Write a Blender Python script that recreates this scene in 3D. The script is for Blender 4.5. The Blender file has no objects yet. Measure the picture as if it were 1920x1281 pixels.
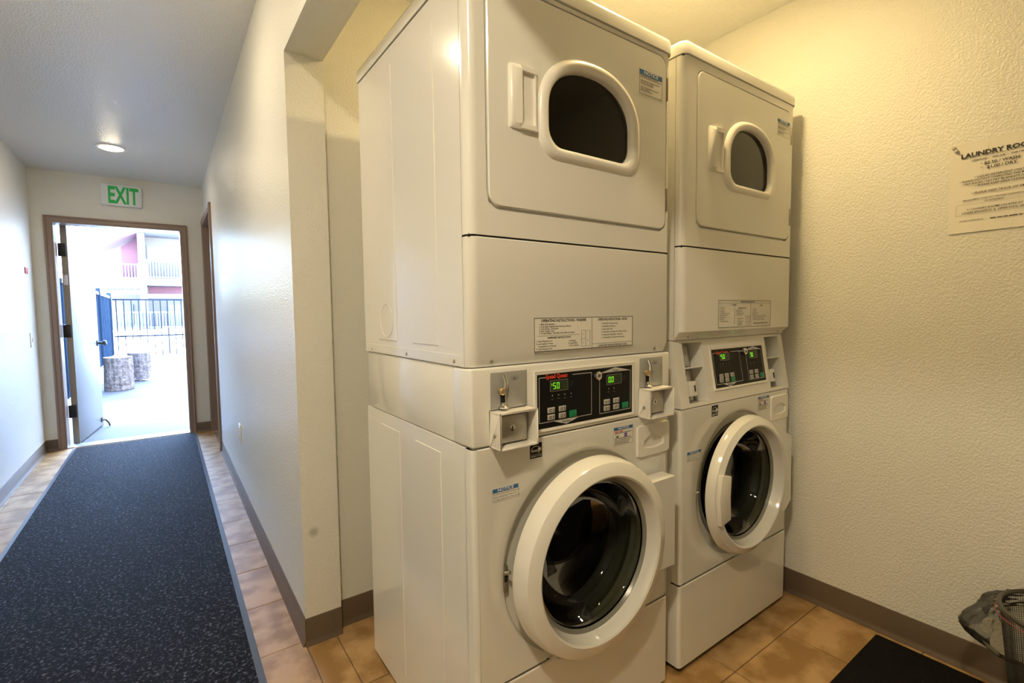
import bpy, bmesh, math, random
from mathutils import Vector, Matrix
random.seed(7)
S = bpy.context.scene
COL = S.collection

# ---------------------------------------------------------------- camera
def look(yaw, pitch, roll):
    ya, pi, ro = map(math.radians, (yaw, pitch, roll))
    fw = Vector((math.sin(ya)*math.cos(pi), math.cos(ya)*math.cos(pi), -math.sin(pi)))
    rt = Vector((math.cos(ya), -math.sin(ya), 0)); up = rt.cross(fw)
    r2 = rt*math.cos(ro) + up*math.sin(ro); u2 = up*math.cos(ro) - rt*math.sin(ro)
    return Matrix((r2, u2, -fw)).transposed()
cam = bpy.data.cameras.new('camera'); camo = bpy.data.objects.new('camera', cam); COL.objects.link(camo)
cam.sensor_width = 36; cam.sensor_fit = 'HORIZONTAL'; cam.lens = 909.885/1920*36
cam.clip_start = .02; cam.clip_end = 300
camo.matrix_world = Matrix.Translation((0, 0, 1.1558)) @ look(35.5806, 3.4826, -0.6702).to_4x4()
S.camera = camo

# ---------------------------------------------------------------- sky, sun, exposure
w = bpy.data.worlds.new('sky'); S.world = w; w.use_nodes = True
nt = w.node_tree; nt.nodes.clear()
sky = nt.nodes.new('ShaderNodeTexSky'); sky.sky_type = 'NISHITA'; sky.sun_disc = False
sky.sun_elevation = math.radians(42); sky.sun_rotation = math.radians(70); sky.altitude = 1900
bg = nt.nodes.new('ShaderNodeBackground'); bg.inputs[1].default_value = 3.0
wo = nt.nodes.new('ShaderNodeOutputWorld')
nt.links.new(sky.outputs[0], bg.inputs[0]); nt.links.new(bg.outputs[0], wo.inputs[0])
sl = bpy.data.lights.new('sun', 'SUN'); sl.energy = 26; sl.angle = .009; sl.color = (.80, .91, 1)
slo = bpy.data.objects.new('sun', sl); COL.objects.link(slo)
SUN_DIR = Vector((-.80, -.25, -.60))
slo.rotation_euler = SUN_DIR.to_track_quat('-Z', 'Y').to_euler()
slo.location = (10, 15, 12)
CAN_POWER = 28
MID_CAN_POWER = 66
NEAR_CAN_POWER = 165
LAUNDRY_POWER = 84
WARM = (1.0, .73, .33)
HALL_WARM = (1.0, .83, .57)
S.view_settings.view_transform = 'Standard'; S.view_settings.look = 'None'
S.view_settings.gamma = 1; S.view_settings.use_curve_mapping = False
S.view_settings.exposure = 1.95
S.cycles.max_bounces = 10; S.cycles.diffuse_bounces = 6; S.cycles.transparent_max_bounces = 12
S.cycles.sample_clamp_indirect = 8; S.cycles.use_denoising = True
S.cycles.caustics_reflective = False; S.cycles.caustics_refractive = False

# ---------------------------------------------------------------- materials
MATS = {}
def M(name, col, rough=.5, metal=0, spec=.5, noise=None, bump=None, coat=0, emit=None, strength=0, col2=None, alpha=None):
    """noise=(scale, detail, amount/col2 mix); bump=(scale, strength, distance)"""
    if name in MATS: return MATS[name]
    m = bpy.data.materials.new(name); m.use_nodes = True; MATS[name] = m
    t = m.node_tree; b = t.nodes['Principled BSDF']
    b.inputs['Base Color'].default_value = (*col, 1); b.inputs['Roughness'].default_value = rough
    b.inputs['Metallic'].default_value = metal; b.inputs['Specular IOR Level'].default_value = spec
    b.inputs['Coat Weight'].default_value = coat; b.inputs['Coat Roughness'].default_value = .08
    if emit: b.inputs['Emission Color'].default_value = (*emit, 1); b.inputs['Emission Strength'].default_value = strength
    if alpha is not None: b.inputs['Alpha'].default_value = alpha
    geo = t.nodes.new('ShaderNodeNewGeometry')
    if noise:
        n = t.nodes.new('ShaderNodeTexNoise'); n.inputs['Scale'].default_value = noise[0]; n.inputs['Detail'].default_value = noise[1]
        t.links.new(geo.outputs['Position'], n.inputs['Vector'])
        r = t.nodes.new('ShaderNodeValToRGB'); r.color_ramp.elements[0].position = .5-noise[2]; r.color_ramp.elements[1].position = .5+noise[2]
        r.color_ramp.elements[0].color = (*(col2 or [c*.7 for c in col]), 1); r.color_ramp.elements[1].color = (*col, 1)
        t.links.new(n.outputs['Fac'], r.inputs[0]); t.links.new(r.outputs[0], b.inputs['Base Color'])
    if bump:
        n2 = t.nodes.new('ShaderNodeTexNoise'); n2.inputs['Scale'].default_value = bump[0]; n2.inputs['Detail'].default_value = 2
        t.links.new(geo.outputs['Position'], n2.inputs['Vector'])
        bp = t.nodes.new('ShaderNodeBump'); bp.inputs['Strength'].default_value = bump[1]; bp.inputs['Distance'].default_value = bump[2]
        t.links.new(n2.outputs['Fac'], bp.inputs['Height']); t.links.new(bp.outputs[0], b.inputs['Normal'])
    return m

wall_m = M('wall_paint', (.76, .75, .69), .40, spec=.5, bump=(150, .6, .0045))
# one grey scuff low on the end of the hall wall
def add_scuff(m, pos, r):
    t = m.node_tree; b = t.nodes['Principled BSDF']
    g = t.nodes.new('ShaderNodeNewGeometry'); d = t.nodes.new('ShaderNodeVectorMath'); d.operation = 'DISTANCE'
    d.inputs[1].default_value = pos; t.links.new(g.outputs['Position'], d.inputs[0])
    mr = t.nodes.new('ShaderNodeMapRange'); mr.inputs[1].default_value = r*.3; mr.inputs[2].default_value = r; mr.inputs[3].default_value = .55; mr.inputs[4].default_value = 0
    t.links.new(d.outputs['Value'], mr.inputs[0])
    mx = t.nodes.new('ShaderNodeMix'); mx.data_type = 'RGBA'; mx.inputs[6].default_value = b.inputs['Base Color'].default_value; mx.inputs[7].default_value = (.25, .24, .22, 1)
    t.links.new(mr.outputs[0], mx.inputs[0]); t.links.new(mx.outputs[2], b.inputs['Base Color'])
add_scuff(wall_m, (.391, 1.749, .397), .022)
ceil_m = M('ceiling_paint', (.78, .775, .74), .42, spec=.5, bump=(130, .8, .005))
tile_m = M('tile', (.47, .30, .14), .5, spec=.35, noise=(9, 9, .09), col2=(.29, .165, .06), bump=(30, .15, .003))
grout_m = M('grout', (.17, .115, .07), .8)
base_m = M('vinyl_base', (.125, .088, .06), .4)
frame_m = M('frame_paint', (.27, .19, .145), .38)
brown_m = M('brown_door', (.20, .115, .07), .4)
enamel = M('enamel', (.78, .77, .725), .14, spec=.5, coat=.4)
plastic = M('white_plastic', (.81, .785, .73), .3)
dark = M('dark_gap', (.008, .007, .006), .7)
black = M('black_panel', (.004, .004, .004), .35, spec=.2)
greyp = M('grey_plate', (.40, .40, .385), .38, metal=.3)
chrome = M('chrome', (.75, .74, .72), .18, metal=1)
zinc = M('zinc', (.55, .52, .45), .35, metal=.9, noise=(40, 4, .25))
brass = M('brass', (.55, .42, .25), .3, metal=.8)
rubber = M('gasket', (.25, .25, .24), .55)
steel = M('drum_steel', (.035, .033, .028), .4, metal=.5)
ink = M('ink', (.02, .018, .015), .6)
paleink = M('pale_ink', (.62, .61, .57), .5)
redink = M('red_ink', (.75, .05, .02), .5)
blueink = M('blue_ink', (.03, .14, .36), .5)
whiteink = M('white_ink', (.85, .85, .83), .5)
purpleink = M('purple_ink', (.22, .1, .42), .5)
sticker = M('sticker', (.80, .78, .71), .45)
ledgreen = M('led_green', (.1, .5, .02), .5, emit=(.28, 1, .03), strength=.28)
leddark = M('led_window', (.02, .035, .008), .25)
greenbtn = M('green_button', (.0, .22, .09), .4)
button = M('button_pad', (.50, .49, .45), .45)
hinge_m = M('hinge_metal', (.30, .25, .18), .4, metal=.7)
blk = M('black_metal', (.015, .015, .017), .4)
paper = M('paper', (.80, .765, .68), .6)

def glass_mat(name, tint, fac, rough=.03):
    m = bpy.data.materials.new(name); m.use_nodes = True; t = m.node_tree; t.nodes.clear()
    o = t.nodes.new('ShaderNodeOutputMaterial'); mx = t.nodes.new('ShaderNodeMixShader'); fr = t.nodes.new('ShaderNodeFresnel'); fr.inputs[0].default_value = 1.5
    tr = t.nodes.new('ShaderNodeBsdfTransparent'); tr.inputs[0].default_value = (*tint, 1)
    gl = t.nodes.new('ShaderNodeBsdfGlossy'); gl.inputs['Roughness'].default_value = rough; gl.inputs[0].default_value = (fac, fac, fac, 1)
    t.links.new(fr.outputs[0], mx.inputs[0]); t.links.new(tr.outputs[0], mx.inputs[1]); t.links.new(gl.outputs[0], mx.inputs[2]); t.links.new(mx.outputs[0], o.inputs[0])
    return m
bowl_glass = glass_mat('bowl_glass', (.27, .285, .24), .2)
smoke_glass = glass_mat('smoked_glass', (.50, .41, .28), .9)
film = glass_mat('clear_film', (.96, .955, .94), .55, .15)

def carpet_mat():
    m = M('mat_pile', (.013, .013, .017), .85, spec=.12)
    t = m.node_tree; b = t.nodes['Principled BSDF']; g = t.nodes.new('ShaderNodeNewGeometry')
    n = t.nodes.new('ShaderNodeTexNoise'); n.inputs['Scale'].default_value = 95; n.inputs['Detail'].default_value = 3; n.inputs['Roughness'].default_value = .7
    t.links.new(g.outputs['Position'], n.inputs['Vector'])
    r = t.nodes.new('ShaderNodeValToRGB'); e = r.color_ramp.elements
    e[0].position = .46; e[0].color = (.004, .0035, .004, 1); e[1].position = .68; e[1].color = (.16, .16, .18, 1)
    x = e.new(.56); x.color = (.010, .0095, .011, 1)
    t.links.new(n.outputs['Fac'], r.inputs[0]); t.links.new(r.outputs[0], b.inputs['Base Color'])
    bp = t.nodes.new('ShaderNodeBump'); bp.inputs['Strength'].default_value = 1; bp.inputs['Distance'].default_value = .006
    t.links.new(n.outputs['Fac'], bp.inputs['Height']); t.links.new(bp.outputs[0], b.inputs['Normal'])
    return m
pile = carpet_mat()
edge_rubber = M('mat_edge', (.085, .10, .125), .35)

# ---------------------------------------------------------------- helpers
def link(o, parent=None):
    COL.objects.link(o)
    if parent: o.parent = parent
    return o
def tag(o, label=None, cat=None, group=None, kind=None):
    for k, v in (('label', label), ('category', cat), ('group', group), ('kind', kind)):
        if v: o[k] = v
    return o
def empty(name, loc, rz=0):
    o = bpy.data.objects.new(name, None); o.empty_display_size = .1; o.location = loc; o.rotation_euler = (0, 0, rz)
    return link(o)
class MB:
    def __init__(s): s.v = []; s.f = []
    def add(s, vs, fs):
        b = len(s.v); s.v += [tuple(p) for p in vs]; s.f += [tuple(i+b for i in f) for f in fs]; return s
    def box(s, x0, x1, y0, y1, z0, z1):
        return s.add([(x, y, z) for z in (z0, z1) for y in (y0, y1) for x in (x0, x1)],
                     [(0, 2, 3, 1), (4, 5, 7, 6), (0, 1, 5, 4), (2, 6, 7, 3), (0, 4, 6, 2), (1, 3, 7, 5)])
    def extr(s, pts, z0, z1, axis='z'):
        n = len(pts)
        P = (lambda p, h: (p[0], p[1], h)) if axis == 'z' else ((lambda p, h: (p[0], h, p[1])) if axis == 'y' else (lambda p, h: (h, p[0], p[1])))
        return s.add([P(p, z0) for p in pts]+[P(p, z1) for p in pts],
                     [tuple(range(n))[::-1], tuple(range(n, 2*n))]+[(i, (i+1) % n, (i+1) % n+n, i+n) for i in range(n)])
    def strip(s, pts, z0, z1):          # open polyline wall in plan
        n = len(pts)
        return s.add([(p[0], p[1], z0) for p in pts]+[(p[0], p[1], z1) for p in pts], [(i, i+1, i+1+n, i+n) for i in range(n-1)])
    def loft(s, loops, cap0=False, cap1=False, closed=True):
        n = len(loops[0]); vs = [p for l in loops for p in l]; fs = []
        for k in range(len(loops)-1):
            for i in range(n if closed else n-1):
                j = (i+1) % n; fs.append((k*n+i, k*n+j, (k+1)*n+j, (k+1)*n+i))
        if cap0: fs.append(tuple(range(n))[::-1])
        if cap1: fs.append(tuple(range((len(loops)-1)*n, len(loops)*n)))
        return s.add(vs, fs)
    def lathe(s, cx, cz, prof, seg=64, cap0=False, cap1=False):    # axis along Y, prof = [(r, y)]
        return s.loft([[(cx+r*math.cos(a), y, cz+r*math.sin(a)) for a in [2*math.pi*i/seg for i in range(seg)]] for r, y in prof], cap0, cap1)
    def lathez(s, cx, cy, prof, seg=32, cap0=False, cap1=False):   # axis along Z, prof = [(r, z)]
        return s.loft([[(cx+r*math.cos(a), cy+r*math.sin(a), z) for a in [2*math.pi*i/seg for i in range(seg)]] for r, z in prof], cap0, cap1)
    def tube(s, pts, r, seg=8):
        L = []; pts = [Vector(p) for p in pts]
        for i, p in enumerate(pts):
            d = (pts[min(i+1, len(pts)-1)]-pts[max(i-1, 0)]).normalized()
            u = d.cross(Vector((0, 0, 1))) if abs(d.z) < .9 else d.cross(Vector((1, 0, 0))); u.normalize(); v = d.cross(u)
            rr = r[i] if isinstance(r, (list, tuple)) else r
            L.append([tuple(p+(u*math.cos(a)+v*math.sin(a))*rr) for a in [2*math.pi*k/seg for k in range(seg)]])
        return s.loft(L, True, True)
    def text(s, body, size, o, X=(1, 0, 0), Y=(0, 0, 1), align='LEFT', bold=0, sx=1, shear=0):
        cu = bpy.data.curves.new('txt', 'FONT'); cu.body = body; cu.size = size; cu.align_x = align; cu.resolution_u = 2; cu.offset = bold*size; cu.shear = shear
        ob = bpy.data.objects.new('txt', cu); COL.objects.link(ob)
        me = bpy.data.meshes.new_from_object(ob.evaluated_get(bpy.context.evaluated_depsgraph_get()))
        X, Y, o = Vector(X), Vector(Y), Vector(o)
        s.add([o+X*v.co.x*sx+Y*v.co.y for v in me.vertices], [tuple(p.vertices) for p in me.polygons])
        bpy.data.objects.remove(ob); bpy.data.curves.remove(cu); bpy.data.meshes.remove(me)
        return s
    def mesh(s, name, mat, bevel=0, seg=2, smooth=35, normals=True):
        me = bpy.data.meshes.new(name); me.from_pydata(s.v, [], s.f)
        bm = bmesh.new(); bm.from_mesh(me)
        bmesh.ops.remove_doubles(bm, verts=bm.verts, dist=1e-6)
        if normals: bmesh.ops.recalc_face_normals(bm, faces=bm.faces)
        if bevel:
            es = [e for e in bm.edges if len(e.link_faces) == 2 and e.calc_face_angle(0) > .6]
            bmesh.ops.bevel(bm, geom=es, offset=bevel, segments=seg, affect='EDGES', profile=.5, clamp_overlap=True)
        bm.to_mesh(me); bm.free()
        me.polygons.foreach_set('use_smooth', [True]*len(me.polygons)); me.set_sharp_from_angle(angle=math.radians(smooth))
        me.materials.append(mat); return me
    def build(s, name, mat, parent=None, **k):
        return link(bpy.data.objects.new(name, s.mesh(name, mat, **k)), parent)
def rrect(x0, x1, z0, z1, r, n=6):
    P = []
    for cx, cz, a0 in ((x1-r, z1-r, 0), (x0+r, z1-r, 90), (x0+r, z0+r, 180), (x1-r, z0+r, 270)):
        P += [(cx+r*math.cos(math.radians(a0+90*i/n)), cz+r*math.sin(math.radians(a0+90*i/n))) for i in range(n+1)]
    return P
def dshape(x0, x1, z0, z1, zs, rb, n=24):   # arched window outline
    cx = (x0+x1)/2; a = (x1-x0)/2; P = []
    for i in range(n+1):
        t = math.pi*i/n; P.append((cx+a*math.copysign(abs(math.cos(t))**.9, math.cos(t)), zs+(z1-zs)*math.sin(t)**.95 if 0 < i < n else zs))
    P += [(x0+rb-rb*math.cos(math.pi/2*i/6), z0+rb-rb*math.sin(math.pi/2*i/6)) for i in range(7)]
    P += [(x1-rb+rb*math.sin(math.pi/2*i/6), z0+rb-rb*math.cos(math.pi/2*i/6)) for i in range(7)]
    return P
def at_angles(poly, c, N=96, extra=()):
    """poly seen from c along N common directions: loops that can be lofted"""
    out = []
    for a in sorted([2*math.pi*i/N for i in range(N)]+list(extra)):
        d = (math.cos(a), math.sin(a)); best = 0
        for i in range(len(poly)):
            p, q = poly[i], poly[(i+1) % len(poly)]
            ex, ez = q[0]-p[0], q[1]-p[1]; den = d[0]*ez-d[1]*ex
            if abs(den) < 1e-12: continue
            t = ((p[0]-c[0])*ez-(p[1]-c[1])*ex)/den; u = ((p[0]-c[0])*d[1]-(p[1]-c[1])*d[0])/den
            if t > 0 and -1e-6 <= u <= 1+1e-6: best = max(best, t)
        out.append((c[0]+d[0]*best, c[1]+d[1]*best))
    return out
def corners(x0, x1, z0, z1, c): return [math.atan2(z-c[1], x-c[0]) % (2*math.pi) for x in (x0, x1) for z in (z0, z1)]
def at_y(loop, y): return [(p[0], y, p[1]) for p in loop]

# ---------------------------------------------------------------- room shell
XH, T, YJ, YB, XL, YE, H, HH, XR, HL = .3546, .1218, 1.7494, 1.7871, -.875, 5.6954, 2.4042, 2.0113, 2.0312, 2.3415
YS, TOP = -3.0, 2.62          # rear ends of the hall, wall tops
def struct(name, mb, mat, **k): return tag(mb.build(name, mat, **k), kind='structure')
struct('wall_left', MB().box(XL-.12, XL, YS, YE, 0, TOP), wall_m)
struct('wall_right', MB().box(XH, XH+T, YJ, 4.80, 0, TOP).box(XH, XH+T, 4.80, 5.63, 2.035, TOP).box(XH, XH+T, 5.63, YE, 0, TOP)
       .box(XH, XH+T, -1.7, YJ, HH, TOP).box(XH, XH+T, YS, -1.7, 0, TOP), wall_m)
struct('wall_end', MB().box(-5, -.742, YE, YE+.14, 0, TOP).box(.162, 5, YE, YE+.14, 0, TOP).box(-.742, .162, YE, YE+.14, 1.972, TOP), wall_m)
struct('wall_back', MB().box(XH+T, 2.2, YB, YB+.12, 0, TOP), wall_m)
struct('wall_notice', MB().box(XR, XR+.12, -2.4, YB, 0, TOP), wall_m)
struct('wall_rear', MB().box(XL-.12, XH, YS-.12, YS, 0, TOP).box(XH+T, XR+.12, -2.52, -2.4, 0, TOP), wall_m)
struct('ceiling_hall', MB().box(XL, XH, YS, YE, H, H+.05), ceil_m)
struct('ceiling_laundry', MB().box(XH+T, XR, -2.4, YB, HL, HL+.05), ceil_m)
struct('roof', MB().box(-5.2, 5.2, -5, 6.5, TOP, TOP+.9), M('roof_fascia', (.45, .40, .36), .7))
# baseboards with their curved toe
def baseboard(name, p0, p1, n, h=.0965):
    d = Vector((p1[0]-p0[0], p1[1]-p0[1], 0)); L = d.length; d.normalize(); nn = Vector((n[0], n[1], 0))
    prof = [(0, 0), (.013, 0), (.012, .004), (.006, .012), (.004, .022), (.0035, h-.003), (.002, h), (0, h)]
    mb = MB(); mb.loft([[tuple(Vector((p0[0], p0[1], z))+nn*t+d*s) for t, z in prof] for s in (0, L)], True, True)
    return struct(name, mb, base_m)
baseboard('baseboard_left', (XL, YS), (XL, YE), (1, 0))
baseboard('baseboard_right', (XH, YJ-.004), (XH, 4.745), (-1, 0))
baseboard('baseboard_jamb', (XH-.004, YJ), (XH+T, YJ), (0, -1))
baseboard('baseboard_back', (XH+T, YB), (XR, YB), (0, -1))
baseboard('baseboard_notice', (XR, -2.4), (XR, YB), (-1, 0))
baseboard('baseboard_end', (XL, YE), (-.795, YE), (0, -1))
baseboard('baseboard_corner', (.217, YE), (XH, YE), (0, -1))
# floor: grout bed and single tiles
fl = struct('floor', MB().box(XL-.1, XR+.1, YS-.1, YE+.14, -.1, -.004), grout_m)
PT, GX, GY = .3262, .455, 1.778
tile_mesh = MB().box(.0016, PT-.0016, .0016, PT-.0016, -.006, 0).mesh('tile', tile_m, bevel=.0015, seg=1)
def clip_tile(x0, x1, y0, y1): return MB().box(x0, x1, y0, y1, -.006, 0).mesh('tile', tile_m, bevel=.0012, seg=1)
zones = ((XL, XH, -.6, YE), (XH, XR, -.6, YB))
for (zx0, zx1, zy0, zy1) in zones:
    i0, i1 = math.floor((zx0-GX)/PT), math.ceil((zx1-GX)/PT)
    for i in range(i0, i1):
        for j in range(math.floor((zy0-GY)/PT), math.ceil((zy1-GY)/PT)):
            x0, y0 = GX+i*PT, GY+j*PT
            cx0, cx1, cy0, cy1 = max(x0, zx0), min(x0+PT, zx1), max(y0, zy0), min(y0+PT, zy1)
            if zx0 == XH and cy0 < YJ < cy1 and cx1 < XH+T: cy1 = YJ
            if cx1-cx0 < .004 or cy1-cy0 < .004: continue
            if cx0 > XH and cx1 < XR and cy1-cy0 > PT-.01 and cx1-cx0 > PT-.01:
                o = bpy.data.objects.new('tile', tile_mesh); o.location = (x0, y0, random.uniform(-.0006, .0004))
            else:
                o = bpy.data.objects.new('tile', clip_tile(cx0+.0016, cx1-.0016, cy0+.0016, cy1-.0016)); o.location.z = random.uniform(-.0006, .0004)
            link(o, fl)
# ---------------------------------------------------------------- exit doorway
def casing(name, x0, x1, zt, wd, y, mat):           # three-sided frame in the XZ plane, proud towards -Y
    mb = MB()
    prof = [(0, .0), (0, -.018), (.012, -.022), (.02, -.016), (wd-.014, -.016), (wd-.008, -.012), (wd, -.012), (wd, .15)]
    n = len(prof); loops = []
    for px, pz, sx, sz in ((x0, 0, 1, 0), (x0, zt, 1, -1), (x1, zt, -1, -1), (x1, 0, -1, 0)):
        loops.append([(px+sx*t, y+d, (pz+sz*t) if sz else 0) for t, d in prof])
    mb.loft(loops, closed=False); return mb.build(name, mat, smooth=30)
tag(casing('trim_1', -.795, .217, 2.024, .058, YE, frame_m), kind='structure')
dl = Vector((-.714, 5.842, 0)); dv = (Vector((-.615, 6.727, 0))-dl); dang = math.atan2(-dv.x, dv.y)
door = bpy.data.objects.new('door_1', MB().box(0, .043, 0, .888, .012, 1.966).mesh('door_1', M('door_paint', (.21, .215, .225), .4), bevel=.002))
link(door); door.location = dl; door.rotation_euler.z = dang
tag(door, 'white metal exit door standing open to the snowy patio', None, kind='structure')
MB().box(-.001, .044, -.0015, .001, .012, 1.966).build('edge_strip', M('door_edge', (.33, .31, .26), .5), door)
for z in (1.752, 1.031, .306): MB().box(-.020, .036, -.012, .004, z-.058, z+.058).build('hinge', blk, door, bevel=.005)
MB().box(.006, .034, -.003, .002, 1.44, 1.53).build('strike_plate', chrome, door)
mb = MB(); mb.lathe(0, 0, [(.032, 0), (.032, .008), (.012, .012), (.012, .045), (.026, .052), (.028, .068), (.018, .078)], 24, True, True)
mb.v = [(.043+y, .82+x, .882+z) for x, y, z in mb.v]; mb.build('door_knob', blk, door)
mb = MB().tube([(.045, .80, .075), (.075, .81, .07), (.10, .81, .035), (.108, .81, .0)], .009); mb.box(.043, .052, .78, .84, .05, .1); mb.build('door_stop', M('stop_metal', (.10, .08, .06), .4, metal=.5), door)
MB().box(.0, .043, .0, .888, .004, .012).build('sweep', blk, door)
struct('trim_threshold', MB().box(-.74, .16, YE+.0, YE+.15, -.002, .009), M('threshold', (.62, .62, .62), .3, metal=.6), bevel=.003)
# side doorway in the hall wall
mb = MB(); prof = [(0, 0), (0, -.016), (.012, -.02), (.02, -.014), (.06, -.014), (.06, .10)]
loops = []
for py, sz, sy in ((4.745, 0, 1), (4.745, -1, 1), (5.688, -1, -1), (5.688, 0, -1)):
    loops.append([(XH+d, py+sy*t, (2.09-t) if sz else 0) for t, d in prof])
mb.loft(loops, closed=False); struct('trim_2', mb, frame_m, smooth=30)
d2 = tag(MB().box(XH+.075, XH+.115, 4.80, 5.63, .008, 2.032).build('door_2', brown_m), 'closed brown door in the hall wall by the exit', kind='structure')

# ---------------------------------------------------------------- hall fittings
ES = empty('exit_sign', (-.262, YE, 2.243)); ES.rotation_euler.y = math.radians(.8)
tag(ES, 'white exit sign with green letters above the open door', 'sign')
MB().box(-.146, .146, -.045, 0, -.092, .092).build('housing', M('sign_white', (.78, .80, .80), .4), ES, bevel=.006)
gl = M('exit_green', (.0, .33, .06), .5, emit=(0, .8, .12), strength=.02)
MB().text('EXIT', .205, (-.098, -.0465, -.070), bold=.03, sx=.52).build('lettering', gl, ES)
def can_light(name, x, y, z, power, tone, label, r=.068):
    o = empty(name, (x, y, z)); tag(o, label, 'ceiling light', 'recessed ceiling lights')
    MB().lathez(0, 0, [(r+.022, 0), (r+.020, -.006), (r+.004, -.007), (r, -.003), (r, .02)], 48).build('trim_ring', M('can_trim', (.8, .79, .76), .4), o)
    em = M('lens_%g' % power, (.9, .88, .8), .5, emit=tone, strength=power)
    MB().lathez(0, 0, [(r*math.cos(t), -.002-.017*math.sin(t)) for t in [math.radians(90*i/7) for i in range(7)]], 32, False, True).build('lens', em, o)
    return o
can_light('recessed_light', -.262, 4.70, H, CAN_POWER, HALL_WARM, 'round recessed ceiling light in front of the exit sign')
can_light('recessed_light', -.25, 2.08, H, MID_CAN_POWER, HALL_WARM, 'round recessed ceiling light over the runner by the laundry opening')
can_light('recessed_light', -.235, .02, H, NEAR_CAN_POWER, HALL_WARM, 'round recessed ceiling light above the near part of the hall runner')
can_light('recessed_light', 1.30, .88, HL, LAUNDRY_POWER, WARM, 'round recessed ceiling light above the two laundry stacks')
al = empty('alarm_tag', (XL, 5.40, 1.529)); tag(al, 'small red tag on the hall wall beside the exit', 'wall tag')
MB().box(0, .006, -.045, .045, -.024, .024).build('plate', M('alarm_red', (.55, .04, .05), .5), al, bevel=.001)
lw = empty('light_switch', (XL, 5.415, .975)); tag(lw, 'white light switch plate on the hall wall under the red tag', 'switch')
MB().box(0, .006, -.036, .036, -.058, .058).build('plate', plastic, lw, bevel=.002); MB().box(.006, .012, -.008, .008, -.016, .016).build('toggle', plastic, lw, bevel=.002)
ow = empty('wall_outlet', (XH, 3.405, .425)); tag(ow, 'white outlet plate low on the hall wall across the runner', 'outlet')
MB().box(-.006, 0, -.036, .036, -.058, .058).build('plate', plastic, ow, bevel=.002)
for z in (-.02, .02): MB().lathe(0, 0, [(.016, 0), (.016, .003)], 20, False, True).build('socket', sticker, ow).matrix_local = Matrix.Translation((-.006, 0, z)) @ Matrix.Rotation(math.radians(90), 4, 'Z')
# runner
rn = empty('runner_mat', (-.2436, 0, 0)); tag(rn, 'long speckled black runner mat with grey rubber edge in the hall', 'floor mat')
def floor_mat(root, x0, x1, y0, y1, e, pile=pile, edge_rubber=edge_rubber):
    MB().box(x0+e, x1-e, y0+e, y1-e, .0005, .0085).build('pile', pile, root)
    mb = MB(); o = [(x0, y0), (x1, y0), (x1, y1), (x0, y1)]; i = [(x0+e, y0+e), (x1-e, y0+e), (x1-e, y1-e), (x0+e, y1-e)]
    mb.loft([[(*p, .0003) for p in o], [(*p, .002) for p in o], [(*p, .007) for p in i], [(*p, .0003) for p in i]]); mb.build('rubber_edge', edge_rubber, root, smooth=10)
floor_mat(rn, -.4558, .4558, -1.2, 5.66, .022)
m2r = empty('entrance_mat', (1.5, .1, 0)); tag(m2r, 'plain black floor mat along the notice wall before the machines', 'floor mat')
soft = M('plain_pile', (.006, .0055, .005), .9, spec=.15, bump=(300, .8, .004))
floor_mat(m2r, -.45, .497, -.75, .50, .008, soft, soft)

# ---------------------------------------------------------------- laundry stacks
W, DEP = .683, .668
SEG = {'0': 'abcdef', '1': 'bc', '5': 'afgcd', "'": 'f', '7': 'abc'}
def digit(mb, ch, x, z, h, y, off=(0, 0, 0)):
    wd = h*.52; t = h*.13
    R = {'a': (0, wd, h-t, h), 'd': (0, wd, 0, t), 'g': (0, wd, h/2-t/2, h/2+t/2), 'f': (0, t, h/2, h), 'e': (0, t, 0, h/2), 'b': (wd-t, wd, h/2, h), 'c': (wd-t, wd, 0, h/2)}
    for s in SEG[ch]:
        a = R[s]; mb.box(x+a[0]+.0006, x+a[1]-.0006, y-.0006, y, z+a[2]+.0006, z+a[3]-.0006)
def corner_wrap(mb, r, z0, z1, yb, top=0):
    arc = [(r-r*math.cos(math.pi/2*i/8), r-r*math.sin(math.pi/2*i/8)) for i in range(9)]
    mb.strip([(0, yb)]+arc, z0, z1); mb.strip([(W-x, y) for x, y in [(0, yb)]+arc], z0, z1)
def strokes(mb, o, width, h, seed, X=(1, 0, 0), Y=(0, 0, 1)):
    """print too small to read: word-length strokes along one line"""
    rnd = random.Random(seed); X, Y, o = Vector(X), Vector(Y), Vector(o); t = 0
    while t < width:
        l = min(rnd.uniform(2, 6)*h*.8, width-t)
        if l < h*.5: break
        mb.add([o+X*t, o+X*(t+l), o+X*(t+l)+Y*h*.62, o+X*t+Y*h*.62], [(0, 1, 2, 3)]); t += l+h*.55
def sticker_note(root, name, x, z, wd, h, y, head, lines, hh=.012, Y=(0, 0, 1), col=blueink):
    o = MB().box(x, x+wd, y-.0004, y, z-h, z).build(name, sticker, root)
    MB().box(x+.0012, x+wd-.0012, y-.0007, y-.0003, z-hh, z-.001).build('header', col, o)
    MB().text(head, hh*.95, (x+wd/2, y-.0009, z-hh*.82), align='CENTER', bold=.02, sx=1.25).build('header_lettering', whiteink, o)
    mb = MB(); n = len(lines); st = (h-hh-.002)/n
    for i, s in enumerate(lines):
        if isinstance(s, float):
            if s: strokes(mb, (x+.004, y-.0008, z-hh-st*(i+.80)), (wd-.008)*s, st*.62, i+int(wd*1e4))
        else: mb.text(s, st*.82, (x+.003, y-.0008, z-hh-st*(i+.85)))
    for a in ((x, x+wd, z-h, z-h+.0005), (x, x+.0005, z-h, z), (x+wd-.0005, x+wd, z-h, z)): mb.box(a[0], a[1], y-.0006, y-.0003, a[2], a[3])
    mb.build('lettering', ink, o)
    return o
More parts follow.
